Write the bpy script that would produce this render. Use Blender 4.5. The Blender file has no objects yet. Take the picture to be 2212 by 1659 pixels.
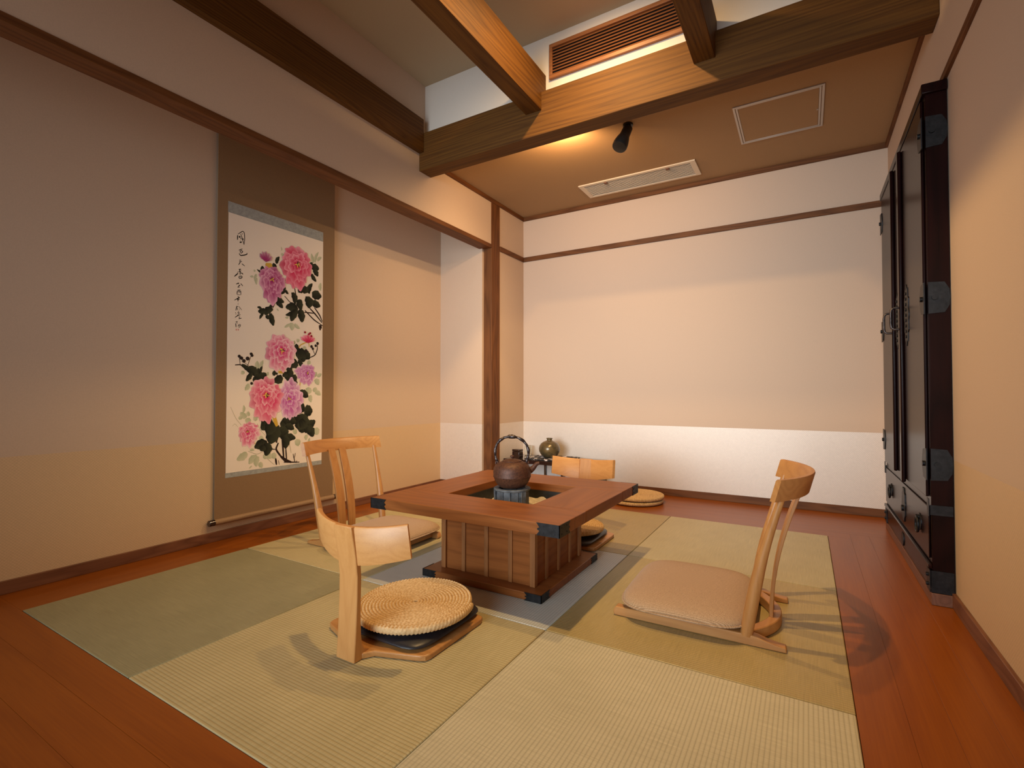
import bpy, bmesh, math, random
from mathutils import Vector, Matrix
PI = math.pi
scene = bpy.context.scene
COL = scene.collection

# ------------------------------------------------------------------ dimensions (metres)
XA, XW, XR, XC = -0.267, 0.241, 2.927, 2.860      # alcove back wall, left wall plane, right wall, cabinet front
YB, YE, YF = 3.288, 2.720, -2.30                  # back wall, alcove end wall, front wall behind the camera
ZC, ZU = 2.402, 2.888                             # lower ceiling, coffer ceiling
ZBAND = 0.538                                     # top of the lower wallpaper
YM0, YM1, YRISE = 1.860, 1.980, 1.920             # main beam front/back, coffer riser
YCF = -0.35                                       # front edge of the coffer

# ------------------------------------------------------------------ materials
def newmat(name, color=(.5,.5,.5), rough=.5, metal=0., spec=.5, coat=0., coat_rough=.1, sheen=0.):
    m = bpy.data.materials.new(name); m.use_nodes = True
    nt = m.node_tree; b = nt.nodes['Principled BSDF']
    b.inputs['Base Color'].default_value = (*color, 1)
    b.inputs['Roughness'].default_value = rough
    b.inputs['Metallic'].default_value = metal
    b.inputs['Specular IOR Level'].default_value = spec
    b.inputs['Coat Weight'].default_value = coat
    b.inputs['Coat Roughness'].default_value = coat_rough
    b.inputs['Sheen Weight'].default_value = sheen
    return m, nt, b
def N(nt, t, **kw):
    n = nt.nodes.new(t)
    for k, v in kw.items():
        if k.startswith('_'): setattr(n, k[1:], v)
        else: n.inputs[k.replace('__', ' ')].default_value = v
    return n
def coords(nt, scale=(1,1,1), loc=(0,0,0)):
    tc = N(nt, 'ShaderNodeTexCoord'); mp = N(nt, 'ShaderNodeMapping')
    mp.inputs['Scale'].default_value = scale; mp.inputs['Location'].default_value = loc
    nt.links.new(tc.outputs['Object'], mp.inputs['Vector'])
    return mp.outputs['Vector']
def ramp(nt, fac, stops):
    r = N(nt, 'ShaderNodeValToRGB'); e = r.color_ramp.elements
    e[0].position, e[0].color = stops[0][0], (*stops[0][1], 1)
    e[1].position, e[1].color = stops[-1][0], (*stops[-1][1], 1)
    for p, c in stops[1:-1]:
        x = e.new(p); x.color = (*c, 1)
    nt.links.new(fac, r.inputs['Fac']); return r.outputs['Color']
def math_(nt, op, a, b=None, c=None):
    n = N(nt, 'ShaderNodeMath', _operation=op)
    for i, v in enumerate((a, b, c)):
        if v is None: continue
        if isinstance(v, (int, float)): n.inputs[i].default_value = v
        else: nt.links.new(v, n.inputs[i])
    return n.outputs[0]
def bump(nt, b, h, strength=.2, dist=.001):
    n = N(nt, 'ShaderNodeBump'); n.inputs['Strength'].default_value = strength; n.inputs['Distance'].default_value = dist
    nt.links.new(h, n.inputs['Height']); nt.links.new(n.outputs['Normal'], b.inputs['Normal'])
def mixc(nt, fac, a, b, mode='MIX'):
    n = N(nt, 'ShaderNodeMix', _data_type='RGBA', _blend_type=mode)
    for i, v in ((0, fac), (6, a), (7, b)):
        if isinstance(v, (int, float)): n.inputs[i].default_value = v
        elif isinstance(v, tuple): n.inputs[i].default_value = (*v, 1)
        else: nt.links.new(v, n.inputs[i])
    return n.outputs[2]
AX = {'X': 0, 'Y': 1, 'Z': 2}
def wood(name, c1, c2, axis='X', scale=1., rough=.45, coat=0., rings=9., spec=.5, line=.55, bumps=.12, along=.32):
    """plain sawn wood: contour rings of a stretched noise field plus fine fibres along the axis"""
    m, nt, b = newmat(name, c1, rough, coat=coat, spec=spec)
    s = [2.6*scale]*3; s[AX[axis]] = along*scale
    f = [70*scale]*3; f[AX[axis]] = 1.6*scale
    n1 = N(nt, 'ShaderNodeTexNoise', Scale=1.6, Detail=1.5, Roughness=.35); nt.links.new(coords(nt, s), n1.inputs['Vector'])
    g = math_(nt, 'FRACT', math_(nt, 'MULTIPLY', n1.outputs['Fac'], rings))
    g = math_(nt, 'POWER', math_(nt, 'PINGPONG', g, .5), .7)
    n2 = N(nt, 'ShaderNodeTexNoise', Scale=1.6, Detail=4., Roughness=.6); nt.links.new(coords(nt, f), n2.inputs['Vector'])
    v = math_(nt, 'ADD', math_(nt, 'MULTIPLY', g, line), math_(nt, 'MULTIPLY', n2.outputs['Fac'], 1-line))
    col = ramp(nt, v, [(.15, c1), (.75, c2)])
    nt.links.new(col, b.inputs['Base Color'])
    bump(nt, b, v, bumps, .0008)
    return m
def paper(name, c, rough=.8, speck=.10, scale=260., metal=0., pattern=None, spec=.3, mott=0.):
    m, nt, b = newmat(name, c, rough, metal, spec)
    n1 = N(nt, 'ShaderNodeTexNoise', Scale=scale, Detail=3., Roughness=.6); nt.links.new(coords(nt), n1.inputs['Vector'])
    v = n1.outputs['Fac']
    if pattern:
        tc = coords(nt); sp = N(nt, 'ShaderNodeSeparateXYZ'); nt.links.new(tc, sp.inputs[0])
        h = math_(nt, 'ADD', sp.outputs[0], sp.outputs[1])
        a = math_(nt, 'SINE', math_(nt, 'MULTIPLY', h, pattern)); z = math_(nt, 'SINE', math_(nt, 'MULTIPLY', sp.outputs[2], pattern))
        v = math_(nt, 'ADD', math_(nt, 'MULTIPLY', v, .6), math_(nt, 'MULTIPLY', math_(nt, 'MULTIPLY', a, z), .22))
    if mott:
        n3 = N(nt, 'ShaderNodeTexNoise', Scale=38., Detail=5., Roughness=.65, Distortion=1.2); nt.links.new(coords(nt), n3.inputs['Vector'])
        v = math_(nt, 'ADD', v, math_(nt, 'MULTIPLY', n3.outputs['Fac'], mott))
    d = tuple(x*(1-speck) for x in c); l = tuple(min(1, x*(1+speck)) for x in c)
    nt.links.new(ramp(nt, v, [(.3, d), (.8 + mott*.5, l)]), b.inputs['Base Color'])
    bump(nt, b, v, .25, .0006)
    return m
def tatami(name, c1, c2, axis):
    """woven rush: ribs every centimetre running along the given axis, thin strands across"""
    m, nt, b = newmat(name, c1, .42, spec=.55)
    sp = N(nt, 'ShaderNodeSeparateXYZ'); nt.links.new(coords(nt), sp.inputs[0])
    a, o = (sp.outputs[1], sp.outputs[0]) if axis == 'X' else (sp.outputs[0], sp.outputs[1])
    rib = math_(nt, 'ABSOLUTE', math_(nt, 'SINE', math_(nt, 'MULTIPLY', a, PI/.0105)))
    rib = math_(nt, 'POWER', rib, .45)
    s = [9., 9., 9.]; s[AX[axis]] = 420.
    n1 = N(nt, 'ShaderNodeTexNoise', Scale=1., Detail=2., Roughness=.6); nt.links.new(coords(nt, s), n1.inputs['Vector'])
    n2 = N(nt, 'ShaderNodeTexNoise', Scale=5., Detail=3.); nt.links.new(coords(nt), n2.inputs['Vector'])
    v = math_(nt, 'ADD', math_(nt, 'MULTIPLY', n1.outputs['Fac'], .7), math_(nt, 'MULTIPLY', n2.outputs['Fac'], .3))
    col = ramp(nt, v, [(.3, c1), (.7, c2)])
    col = mixc(nt, math_(nt, 'MULTIPLY', math_(nt, 'SUBTRACT', 1., rib), .55), col, tuple(x*.55 for x in c1))
    nt.links.new(col, b.inputs['Base Color'])
    bump(nt, b, math_(nt, 'ADD', rib, math_(nt, 'MULTIPLY', n1.outputs['Fac'], .25)), .55, .0012)
    return m
def fabric(name, c1, c2, pitch=.0075, rough=.9):
    m, nt, b = newmat(name, c1, rough, spec=.2, sheen=.15)
    sp = N(nt, 'ShaderNodeSeparateXYZ'); nt.links.new(coords(nt), sp.inputs[0])
    k = 2*PI/pitch
    u = math_(nt, 'ADD', sp.outputs[0], sp.outputs[1]); w = math_(nt, 'SUBTRACT', sp.outputs[0], sp.outputs[1])
    v = math_(nt, 'MULTIPLY', math_(nt, 'SINE', math_(nt, 'MULTIPLY', u, k)), math_(nt, 'SINE', math_(nt, 'MULTIPLY', w, k)))
    n1 = N(nt, 'ShaderNodeTexNoise', Scale=500., Detail=2.); nt.links.new(coords(nt), n1.inputs['Vector'])
    f = math_(nt, 'ADD', math_(nt, 'MULTIPLY', v, .38), n1.outputs['Fac'])
    nt.links.new(ramp(nt, f, [(.2, c1), (.8, c2)]), b.inputs['Base Color'])
    bump(nt, b, f, .35, .001)
    return m
def noisy(name, c1, c2, rough=.6, metal=0., scale=30., bmp=.3, dist=.002, coat=0., spec=.5, detail=5.):
    m, nt, b = newmat(name, c1, rough, metal, spec, coat)
    n1 = N(nt, 'ShaderNodeTexNoise', Scale=scale, Detail=detail, Roughness=.62); nt.links.new(coords(nt), n1.inputs['Vector'])
    nt.links.new(ramp(nt, n1.outputs['Fac'], [(.32, c1), (.7, c2)]), b.inputs['Base Color'])
    if bmp: bump(nt, b, n1.outputs['Fac'], bmp, dist)
    return m

WALLC = (.62,.475,.365)
M = {}
M['wall'] = paper('wall_paper', WALLC, .85, .05)
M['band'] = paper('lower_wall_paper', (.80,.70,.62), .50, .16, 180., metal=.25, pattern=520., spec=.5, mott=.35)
M['side'] = paper('side_band_paper', (.68,.49,.305), .60, .10, 180., pattern=520., spec=.4, mott=.35)  # brown look that light gives this pearly paper is put into the colour
M['white'] = paper('white_plaster', (.70,.63,.56), .85, .03)
M['ceil'] = paper('ceiling_paper', (.40,.252,.13), .85, .05)
M['ceilu'] = paper('coffer_paper', (.50,.40,.27), .85, .04)
for a in 'XYZ':
    M['beam'+a] = wood('beam_wood_'+a, (.050,.0165,.0025), (.165,.068,.0095), a, 1.3, .65, spec=.25, rings=24, line=.40, along=.14)
    M['trim'+a] = wood('trim_wood_'+a, (.085,.029,.0075), (.20,.074,.021), a, 2.5, .58, spec=.3, rings=8)
    M['oak'+a] = wood('oak_'+a, (.50,.220,.062), (.64,.318,.105), a, 4.5, .42, rings=7, line=.35, bumps=.08)
    M['cherry'+a] = wood('cherry_wood_'+a, (.38,.165,.048), (.55,.275,.09), a, 3.2, .38, rings=7, line=.45, bumps=.06)
    M['table'+a] = wood('table_wood_'+a, (.18,.054,.012), (.30,.100,.024), a, 2.2, .40, spec=.22, rings=8, bumps=.05)
    M['lite'+a] = wood('table_edge_wood_'+a, (.19,.070,.019), (.32,.125,.036), a, 3., .4, rings=10)
    M['lac'+a] = wood('lacquer_wood_'+a, (.006,.002,.002), (.017,.0042,.0036), a, 2., .26, spec=.13, rings=8, bumps=.02)
M['floorX'] = wood('floor_board_x', (.20,.045,.002), (.31,.084,.0045), 'X', 1.6, .33, spec=.3, rings=5, line=.3, bumps=.03)
M['floorY'] = wood('floor_board_y', (.20,.045,.002), (.31,.084,.0045), 'Y', 1.6, .33, spec=.3, rings=5, line=.3, bumps=.03)
M['base'] = wood('baseboard_wood', (.12,.042,.020), (.24,.098,.048), 'Y', 3., .5)
M['iron'] = noisy('black_iron', (.006,.006,.007), (.020,.020,.022), .45, .5, 60., .4, .001)
M['kettle'] = noisy('rusty_cast_iron', (.050,.019,.011), (.125,.048,.024), .55, .3, 120., .5, .0010)
M['handle'] = noisy('dark_iron_handle', (.035,.028,.027), (.12,.095,.09), .38, .8, 60., .4, .001)
M['stave'] = noisy('weathered_stave', (.055,.062,.072), (.17,.185,.20), .7, .2, 40., .6, .002)
M['ash'] = noisy('ash', (.46,.38,.27), (.72,.62,.47), .95, 0, 60., .9, .006)
M['liner'] = noisy('hearth_liner', (.008,.008,.007), (.028,.027,.022), .6, .2, 20., .3)
M['rush'] = noisy('rush_rope', (.50,.305,.125), (.78,.56,.30), .72, 0, 90., .3, .001)
M['pad'] = noisy('black_leatherette', (.012,.012,.016), (.022,.022,.027), .38, 0, 120., .2, .0006)
M['cushion'] = fabric('beige_weave', (.25,.15,.075), (.60,.41,.25))
M['scroll'] = paper('scroll_cloth', (.265,.165,.088), .8, .10, 300.)
M['border'] = paper('brocade', (.35,.37,.37), .7, .18, 70.)
M['rice'] = paper('rice_paper', (.86,.78,.70), .85, .02)
M['roller'] = noisy('scroll_roller', (.27,.165,.085), (.36,.225,.12), .6, 0, 200., .1)
M['dark'] = newmat('dark_lacquer', (.018,.007,.006), .15, coat=.6)[0]
M['kick'] = wood('kickboard_wood', (.13,.05,.025), (.23,.095,.05), 'Y', 3., .5)
M['vase'] = noisy('olive_bronze_glaze', (.06,.05,.028), (.21,.14,.055), .28, .25, 14., .2, .001, coat=.3)
M['vent'] = newmat('cream_vent', (.74,.64,.50), .5)[0]
M['alu'] = newmat('dull_aluminium', (.55,.50,.46), .4, .6)[0]
M['black'] = newmat('matt_black', (.012,.011,.010), .42)[0]
M['smoke'] = newmat('cream_plastic', (.60,.52,.40), .5)[0]
M['grille'] = wood('grille_wood', (.21,.075,.025), (.34,.135,.05), 'X', 3., .45)
M['voidm'] = newmat('duct_black', (.02,.012,.008), .9)[0]
M['gold'] = newmat('dull_bronze', (.06,.045,.028), .4, .8)[0]
mg, ntg, bg = newmat('clear_glass', (.95,.97,.95), .02); bg.inputs['Transmission Weight'].default_value = 1.; bg.inputs['IOR'].default_value = 1.45
M['glass'] = mg

# ------------------------------------------------------------------ mesh helpers
def finish(bm, name, mats, parent=None, smooth=40, bevel=0., seg=2):
    me = bpy.data.meshes.new(name); bm.normal_update(); bm.to_mesh(me); bm.free()
    for m in (mats if isinstance(mats, (list, tuple)) else [mats]): me.materials.append(M[m] if isinstance(m, str) else m)
    if smooth:
        me.polygons.foreach_set('use_smooth', [True]*len(me.polygons)); me.set_sharp_from_angle(angle=math.radians(smooth))
    o = bpy.data.objects.new(name, me); COL.objects.link(o)
    if parent: o.parent = parent
    if bevel:
        b = o.modifiers.new('bevel', 'BEVEL'); b.width = bevel; b.segments = seg; b.limit_method = 'ANGLE'; b.angle_limit = math.radians(50)
    return o
def tag(o, label=None, cat=None, group=None, kind=None):
    if label: o['label'] = label
    if cat: o['category'] = cat
    if group: o['group'] = group
    if kind: o['kind'] = kind
    return o
def thing(name, label, cat, loc=(0,0,0), rz=0., group=None):
    o = bpy.data.objects.new(name, None); o.empty_display_size = .05; COL.objects.link(o)
    o.location = loc; o.rotation_euler = (0, 0, rz)
    return tag(o, label, cat, group)
def copy_tree(o, parent=None):
    c = o.copy(); COL.objects.link(c); c.parent = parent
    for ch in list(o.children): copy_tree(ch, c)
    return c
def B(): return bmesh.new()
def box(bm, x0, x1, y0, y1, z0, z1, mi=0):
    v = [bm.verts.new(p) for p in ((x0,y0,z0),(x1,y0,z0),(x1,y1,z0),(x0,y1,z0),(x0,y0,z1),(x1,y0,z1),(x1,y1,z1),(x0,y1,z1))]
    for f in ((0,3,2,1),(4,5,6,7),(0,1,5,4),(1,2,6,5),(2,3,7,6),(3,0,4,7)):
        q = bm.faces.new([v[i] for i in f]); q.material_index = mi
def bx(name, x0, x1, y0, y1, z0, z1, mat, parent=None, bevel=.0015):
    b = B(); box(b, x0, x1, y0, y1, z0, z1); return finish(b, name, mat, parent, bevel=bevel)
def prism(bm, pts, fn, d0, d1, mi=0):
    """extrude a polygon; fn(a, b, d) -> xyz"""
    a = [bm.verts.new(fn(p[0], p[1], d0)) for p in pts]; b = [bm.verts.new(fn(p[0], p[1], d1)) for p in pts]
    n = len(pts); fs = [bm.faces.new(a[::-1]), bm.faces.new(b)]
    for i in range(n): fs.append(bm.faces.new((a[i], a[(i+1) % n], b[(i+1) % n], b[i])))
    for f in fs: f.material_index = mi
    bmesh.ops.recalc_face_normals(bm, faces=fs)
def tube(bm, path, radii, seg=12, squash=1., cap=True):
    path = [Vector(p) for p in path]; n = len(path)
    if isinstance(radii, (int, float)): radii = [radii]*n
    rings = []; up = None
    for i, p in enumerate(path):
        t = (path[min(i+1, n-1)] - path[max(i-1, 0)]).normalized()
        if up is None:
            up = Vector((0,0,1)) if abs(t.z) < .9 else Vector((1,0,0))
        s = t.cross(up).normalized(); up = s.cross(t).normalized()
        rings.append([bm.verts.new(p + radii[i]*(math.cos(2*PI*k/seg)*s + squash*math.sin(2*PI*k/seg)*up)) for k in range(seg)])
    fs = []
    for a, b in zip(rings, rings[1:]):
        for k in range(seg): fs.append(bm.faces.new((a[k], a[(k+1) % seg], b[(k+1) % seg], b[k])))
    if cap: fs += [bm.faces.new(rings[0][::-1]), bm.faces.new(rings[-1])]
    bmesh.ops.recalc_face_normals(bm, faces=fs)
def lathe(bm, prof, c=(0,0,0), seg=40, sx=1., sy=1.):
    rings = []
    for r, z in prof:
        rings.append([bm.verts.new((c[0]+sx*r*math.cos(2*PI*k/seg), c[1]+sy*r*math.sin(2*PI*k/seg), c[2]+z)) for k in range(seg)] if r > 1e-6 else [bm.verts.new((c[0], c[1], c[2]+z))])
    fs = []
    for a, b in zip(rings, rings[1:]):
        for k in range(seg):
            k2 = (k+1) % seg
            if len(a) == 1 and len(b) == 1: continue
            if len(a) == 1: fs.append(bm.faces.new((a[0], b[k], b[k2])))
            elif len(b) == 1: fs.append(bm.faces.new((a[k], a[k2], b[0])))
            else: fs.append(bm.faces.new((a[k], a[k2], b[k2], b[k])))
    bmesh.ops.recalc_face_normals(bm, faces=fs)
def cyl(bm, p0, p1, r, seg=20): tube(bm, [p0, p1], r, seg)
def sweep_box(bm, centers, hw, hh):
    """box section swept along points given as (pos, side vector, up vector)"""
    rings = []
    for i, (p, s, u) in enumerate(centers):
        w = hw[i] if isinstance(hw, list) else hw; h = hh[i] if isinstance(hh, list) else hh
        p, s, u = Vector(p), Vector(s), Vector(u)
        rings.append([bm.verts.new(p + a*w*s + b*h*u) for a, b in ((-1,-1),(1,-1),(1,1),(-1,1))])
    fs = []
    for a, b in zip(rings, rings[1:]):
        for k in range(4): fs.append(bm.faces.new((a[k], a[(k+1) % 4], b[(k+1) % 4], b[k])))
    fs += [bm.faces.new(rings[0][::-1]), bm.faces.new(rings[-1])]
    bmesh.ops.recalc_face_normals(bm, faces=fs)
def pillow(bm, sx, sy, h, z0, n=5., nr=14, na=72, edge=.35):
    """rounded-square cushion, half sizes sx, sy, height h, resting at z0"""
    def ring(rho, z):
        o = []
        for k in range(na):
            t = 2*PI*k/na; c, s = math.cos(t), math.sin(t)
            r = (abs(c)**n + abs(s)**n)**(-1/n)
            o.append(bm.verts.new((sx*rho*r*c, sy*rho*r*s, z)))
        return o
    zs = []
    for i in range(nr+1):
        rho = 1 - (1 - i/nr)**1.8
        zs.append((rho, (1-rho**4)**.5 if rho < 1 else 0))
    mid = z0 + h*edge
    rt = [ring(max(r, .002), mid + (h*(1-edge))*q) for r, q in zs]
    rb = [ring(max(r, .002), mid - (h*edge)*q) for r, q in zs[:-1]]
    fs = [bm.faces.new(rt[0]), bm.faces.new(rb[0][::-1])]
    seq = rt + rb[::-1]
    for a, b in zip(seq, seq[1:]):
        for k in range(na): fs.append(bm.faces.new((a[k], b[k], b[(k+1) % na], a[(k+1) % na])))
    bmesh.ops.recalc_face_normals(bm, faces=fs)
    return [ (sx*1.004*((abs(math.cos(2*PI*k/na))**n + abs(math.sin(2*PI*k/na))**n)**(-1/n))*math.cos(2*PI*k/na), sy*1.004*((abs(math.cos(2*PI*k/na))**n + abs(math.sin(2*PI*k/na))**n)**(-1/n))*math.sin(2*PI*k/na), mid) for k in range(na+1)]
def struct(o, label, cat=None):
    o['kind'] = 'structure'; o['label'] = label
    if cat: o['category'] = cat
    return o

# ------------------------------------------------------------------ the room
def banded_wall(name, pts, label):
    """boxes ((x0,x1,y0,y1,z0,z1), material) as one wall mesh"""
    b = B()
    for q, mi in pts: box(b, *q, mi)
    return struct(finish(b, name, ['wall', 'side' if name in ('wall_left', 'wall_right') else 'band', 'white'], smooth=0), label, 'wall')
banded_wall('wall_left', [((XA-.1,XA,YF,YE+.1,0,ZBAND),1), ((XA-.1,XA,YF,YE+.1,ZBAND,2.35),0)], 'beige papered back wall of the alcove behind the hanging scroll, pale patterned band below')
banded_wall('wall_alcove', [((XA,.17,YE,YE+.1,0,ZBAND),1), ((XA,.17,YE,YE+.1,ZBAND,2.35),0)], 'narrow beige end wall of the alcove just left of the wooden pillar')
banded_wall('wall_transom', [((.146,XW,YF,YM0+.3,2.022,ZU+.05),0), ((.146,XW,YM0+.3,2.749,2.022,ZC+.05),0)], 'beige wall above the long lintel, below the left ceiling beam')
banded_wall('wall_nook', [((XW-.1,XW,2.87,YB,0,ZBAND),1), ((XW-.1,XW,2.87,YB,ZBAND,ZC+.05),0)], 'short beige wall between the pillar and the back corner')
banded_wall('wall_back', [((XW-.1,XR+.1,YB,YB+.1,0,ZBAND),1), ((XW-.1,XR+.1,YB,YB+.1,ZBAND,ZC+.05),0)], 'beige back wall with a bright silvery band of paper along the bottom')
banded_wall('wall_right', [((XR,XR+.1,YF,YB,0,ZBAND+.006),1), ((XR,XR+.1,YF,YB,ZBAND+.006,ZU+.05),0)], 'beige right wall with a mottled lower band, beside the dark cabinet')
# front wall behind the camera with an opening for the added fill window
WX0, WX1, WZ0, WZ1 = .15, 2.40, .35, 2.05
banded_wall('wall_front', [((XA,XR,YF-.1,YF,0,WZ0),0), ((XA,XR,YF-.1,YF,WZ1,ZU+.05),0), ((XA,WX0,YF-.1,YF,WZ0,WZ1),0), ((WX1,XR,YF-.1,YF,WZ0,WZ1),0)], 'beige wall behind the viewer with the added fill window')
# coffer: risers and ceilings
banded_wall('wall_coffer', [((XW,XR,YRISE,YRISE+.05,YM1*0+2.50,ZU+.05),2), ((XW,XR,YCF-.05,YCF,ZC,ZU+.05),2)], 'white upright wall of the raised ceiling well, above the main beam')
b = B(); box(b, XW-.1, XR+.1, YRISE+.05, YB+.1, ZC, ZC+.05); box(b, XW-.1, XR+.1, YF-.1, YCF-.05, ZC, ZC+.05)
struct(finish(b, 'ceiling', ['ceil'], smooth=0), 'brown papered lower ceiling along the back of the room', 'ceiling')
b = B(); box(b, XW-.1, XR+.1, YCF-.1, YRISE+.1, ZU, ZU+.05)
struct(finish(b, 'ceiling_upper', ['ceilu'], smooth=0), 'tan raised ceiling between the dark beams', 'ceiling')
b = B(); box(b, XA-.1, .146, YF, YE+.1, 2.30, 2.35)
struct(finish(b, 'ceiling_alcove', ['wall'], smooth=0), 'beige ceiling inside the alcove behind the lintel', 'ceiling')
# floor boards: each strip of the border
tx = [0., .834, 1.704, 2.558]; ty = [0., .842, 1.728, 2.621]
def boards(bm, x0, x1, y0, y1, axis, width, mi, seed):
    rnd = random.Random(seed); g = .0004
    if axis == 'Y':
        n = max(1, round((x1-x0)/width)); w = (x1-x0)/n
        for i in range(n): box(bm, x0+i*w+g/2, x0+(i+1)*w-g/2, y0, y1, -.03, -.0002*rnd.random(), mi)
    else:
        n = max(1, round((y1-y0)/width)); w = (y1-y0)/n
        for i in range(n): box(bm, x0, x1, y0+i*w+g/2, y0+(i+1)*w-g/2, -.03, -.0002*rnd.random(), mi)
b = B()
boards(b, XA, XR, YF, ty[0], 'X', .103, 0, 1)
boards(b, XA, XR, ty[3]+.105, YB, 'X', .19, 0, 2)
boards(b, tx[0], tx[3]+.105, ty[3], ty[3]+.105, 'X', .105, 0, 5)
boards(b, XA, tx[0], ty[0], ty[3]+.105, 'Y', .135, 1, 3)
boards(b, tx[3], tx[3]+.105, ty[0], ty[3], 'Y', .105, 1, 4)
boards(b, tx[3]+.105, XR, ty[0], ty[3]+.105, 'Y', .09, 1, 6)
box(b, XA-.1, XR+.1, YF-.1, YB+.1, -.09, -.032, 0)
struct(finish(b, 'floor', ['floorX', 'floorY'], smooth=0, bevel=.0003, seg=1), 'glossy orange red wooden floor boards around the mats', 'floor')

# tatami; weave sheen that differs per mat is painted into the base colours
mat_lab = [[('tatami mat painted with a dull olive sheen in the front left corner, left of the nearest chair', 0),
            ('ribbed tatami mat under the nearest chair with the round straw cushion', 1),
            ('ribbed tatami mat painted with a pale sheen, nearest the viewer at the front right, nothing on it', 2)],
           [('tatami mat under the spindle back chair in front of the hanging scroll', 3),
            ('tatami mat with a painted grey green sheen under the square hearth table', 4),
            ('tatami mat with a painted golden sheen under the right hand chair with the thick beige cushion', 5)],
           [('tatami mat in the far left corner, between the hearth table and the pillar', 6),
            ('tatami mat with a painted golden brown sheen under the far chair behind the hearth table', 7),
            ('pale tatami mat in the far right corner in front of the back wall', 8)]]
M['tat_straw'] = tatami('tatami_straw', (.42,.355,.185), (.60,.515,.295), 'X')
M['tat_pale'] = tatami('tatami_pale_sheen', (.50,.455,.31), (.68,.625,.45), 'Y')
M['tat_gold'] = tatami('tatami_golden_sheen', (.36,.275,.11), (.52,.40,.175), 'X')
M['tat_olive'] = tatami('tatami_olive_sheen', (.25,.235,.135), (.37,.345,.205), 'Y')
M['tat_grey'] = tatami('tatami_grey_sheen', (.50,.52,.47), (.66,.67,.61), 'Y')  # pale grey copies the back wall's reflection in the table's shade
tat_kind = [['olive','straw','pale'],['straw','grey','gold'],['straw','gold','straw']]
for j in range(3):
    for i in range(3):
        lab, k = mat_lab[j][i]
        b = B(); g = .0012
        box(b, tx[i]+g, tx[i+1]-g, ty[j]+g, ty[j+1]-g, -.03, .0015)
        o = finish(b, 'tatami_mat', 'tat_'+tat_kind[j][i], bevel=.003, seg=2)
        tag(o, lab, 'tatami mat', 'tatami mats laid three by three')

# baseboards
struct(bx('baseboard_left', XA, XA+.012, YF, YE, 0, .052, 'base'), 'dark brown baseboard along the alcove wall under the scroll', 'baseboard')
struct(bx('baseboard_alcove', XA+.012, .154, YE-.012, YE, 0, .052, 'trimX'), 'brown baseboard on the narrow end wall of the alcove', 'baseboard')
struct(bx('baseboard_nook', XW, XW+.012, 2.87, YB-.012, 0, .052, 'base'), 'brown baseboard on the short wall beside the pillar', 'baseboard')
struct(bx('baseboard_back', XW, XR, YB-.012, YB, 0, .052, 'trimX'), 'brown baseboard along the back wall', 'baseboard')
struct(bx('baseboard_right', XR-.012, XR, YF, 1.775, 0, .055, 'base'), 'brown baseboard along the right wall in front of the cabinet', 'baseboard')
# lintel, pillar, trims
struct(bx('lintel', .140, XW+.006, YF, 2.749, 1.990, 2.022, 'trimY', bevel=.002), 'long brown wooden lintel across the top of the alcove opening', 'lintel')
struct(bx('pillar', .152, XW+.006, 2.745, 2.872, 0, ZC, 'trimZ', bevel=.004), 'grained brown wooden pillar between the alcove and the back corner', 'pillar')
struct(bx('trim_1', XW, XR, YB-.014, YB, 1.995, 2.035, 'trimX'), 'brown picture rail across the back wall', 'trim')
struct(bx('trim_2', XW, XW+.012, 2.872, YB-.014, 1.995, 2.035, 'trimY'), 'brown picture rail on the short wall beside the pillar', 'trim')
struct(bx('trim_3', XR-.012, XR, YF, YB-.014, 1.975, 2.005, 'trimY'), 'brown picture rail on the right wall above the cabinet', 'trim')
struct(bx('trim_4', XW, XR, YB-.018, YB, ZC-.032, ZC, 'trimX'), 'brown ceiling moulding along the top of the back wall', 'trim')
struct(bx('trim_5', XW, XW+.014, YM1, YB-.018, ZC-.032, ZC, 'trimY'), 'brown ceiling moulding along the left wall behind the main beam', 'trim')
struct(bx('trim_6', XR-.014, XR, YM1, YB-.018, ZC-.032, ZC, 'trimY'), 'brown ceiling moulding along the top of the right wall', 'trim')
# ceiling beams
struct(bx('ceiling_beam', XW, XR, YM0, YM1, 2.283, 2.533, 'beamX', bevel=.004), 'big brown cross beam from the left wall to the right wall', 'beam')
struct(bx('ceiling_beam', XW, .283, YCF, YM0, 2.402, 2.622, 'beamY', bevel=.003), 'dark beam running along the top of the left wall', 'beam')
struct(bx('ceiling_beam', 1.063, 1.165, YCF, YRISE, 2.424, 2.658, 'beamY', bevel=.003), 'ceiling beam with a brightly lit side meeting the main beam left of the grille', 'beam')
struct(bx('ceiling_beam', 2.003, 2.102, YCF, YRISE, 2.402, 2.620, 'beamY', bevel=.003), 'dark ceiling beam meeting the main beam right of the grille', 'beam')
# glowing paper window added behind the camera for cool fill, none seen
w = struct(thing('fill_window_1', 'paper window with wooden lattice in the wall behind the viewer', 'window', (0, YF, 0)), 'paper window with wooden lattice in the wall behind the viewer', 'window')
b = B()
for i in range(8):
    x = WX0 + (WX1-WX0)*i/7; box(b, x-.012, x+.012, -.05, -.02, WZ0, WZ1)
for i in range(5):
    z = WZ0 + (WZ1-WZ0)*i/4; box(b, WX0, WX1, -.05, -.02, z-.012, z+.012)
finish(b, 'lattice', 'trimX', w)
me_, nte, be = newmat('fill_paper', (.9,.9,.88), .9)
be.inputs['Emission Color'].default_value = (.80,.92,1,1); be.inputs['Emission Strength'].default_value = .16  # pane glows as part of the added fill
M['fill_glow'] = me_
bx('fill_pane', WX0, WX1, -.062, -.052, WZ0, WZ1, 'fill_glow', w, bevel=0)

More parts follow.
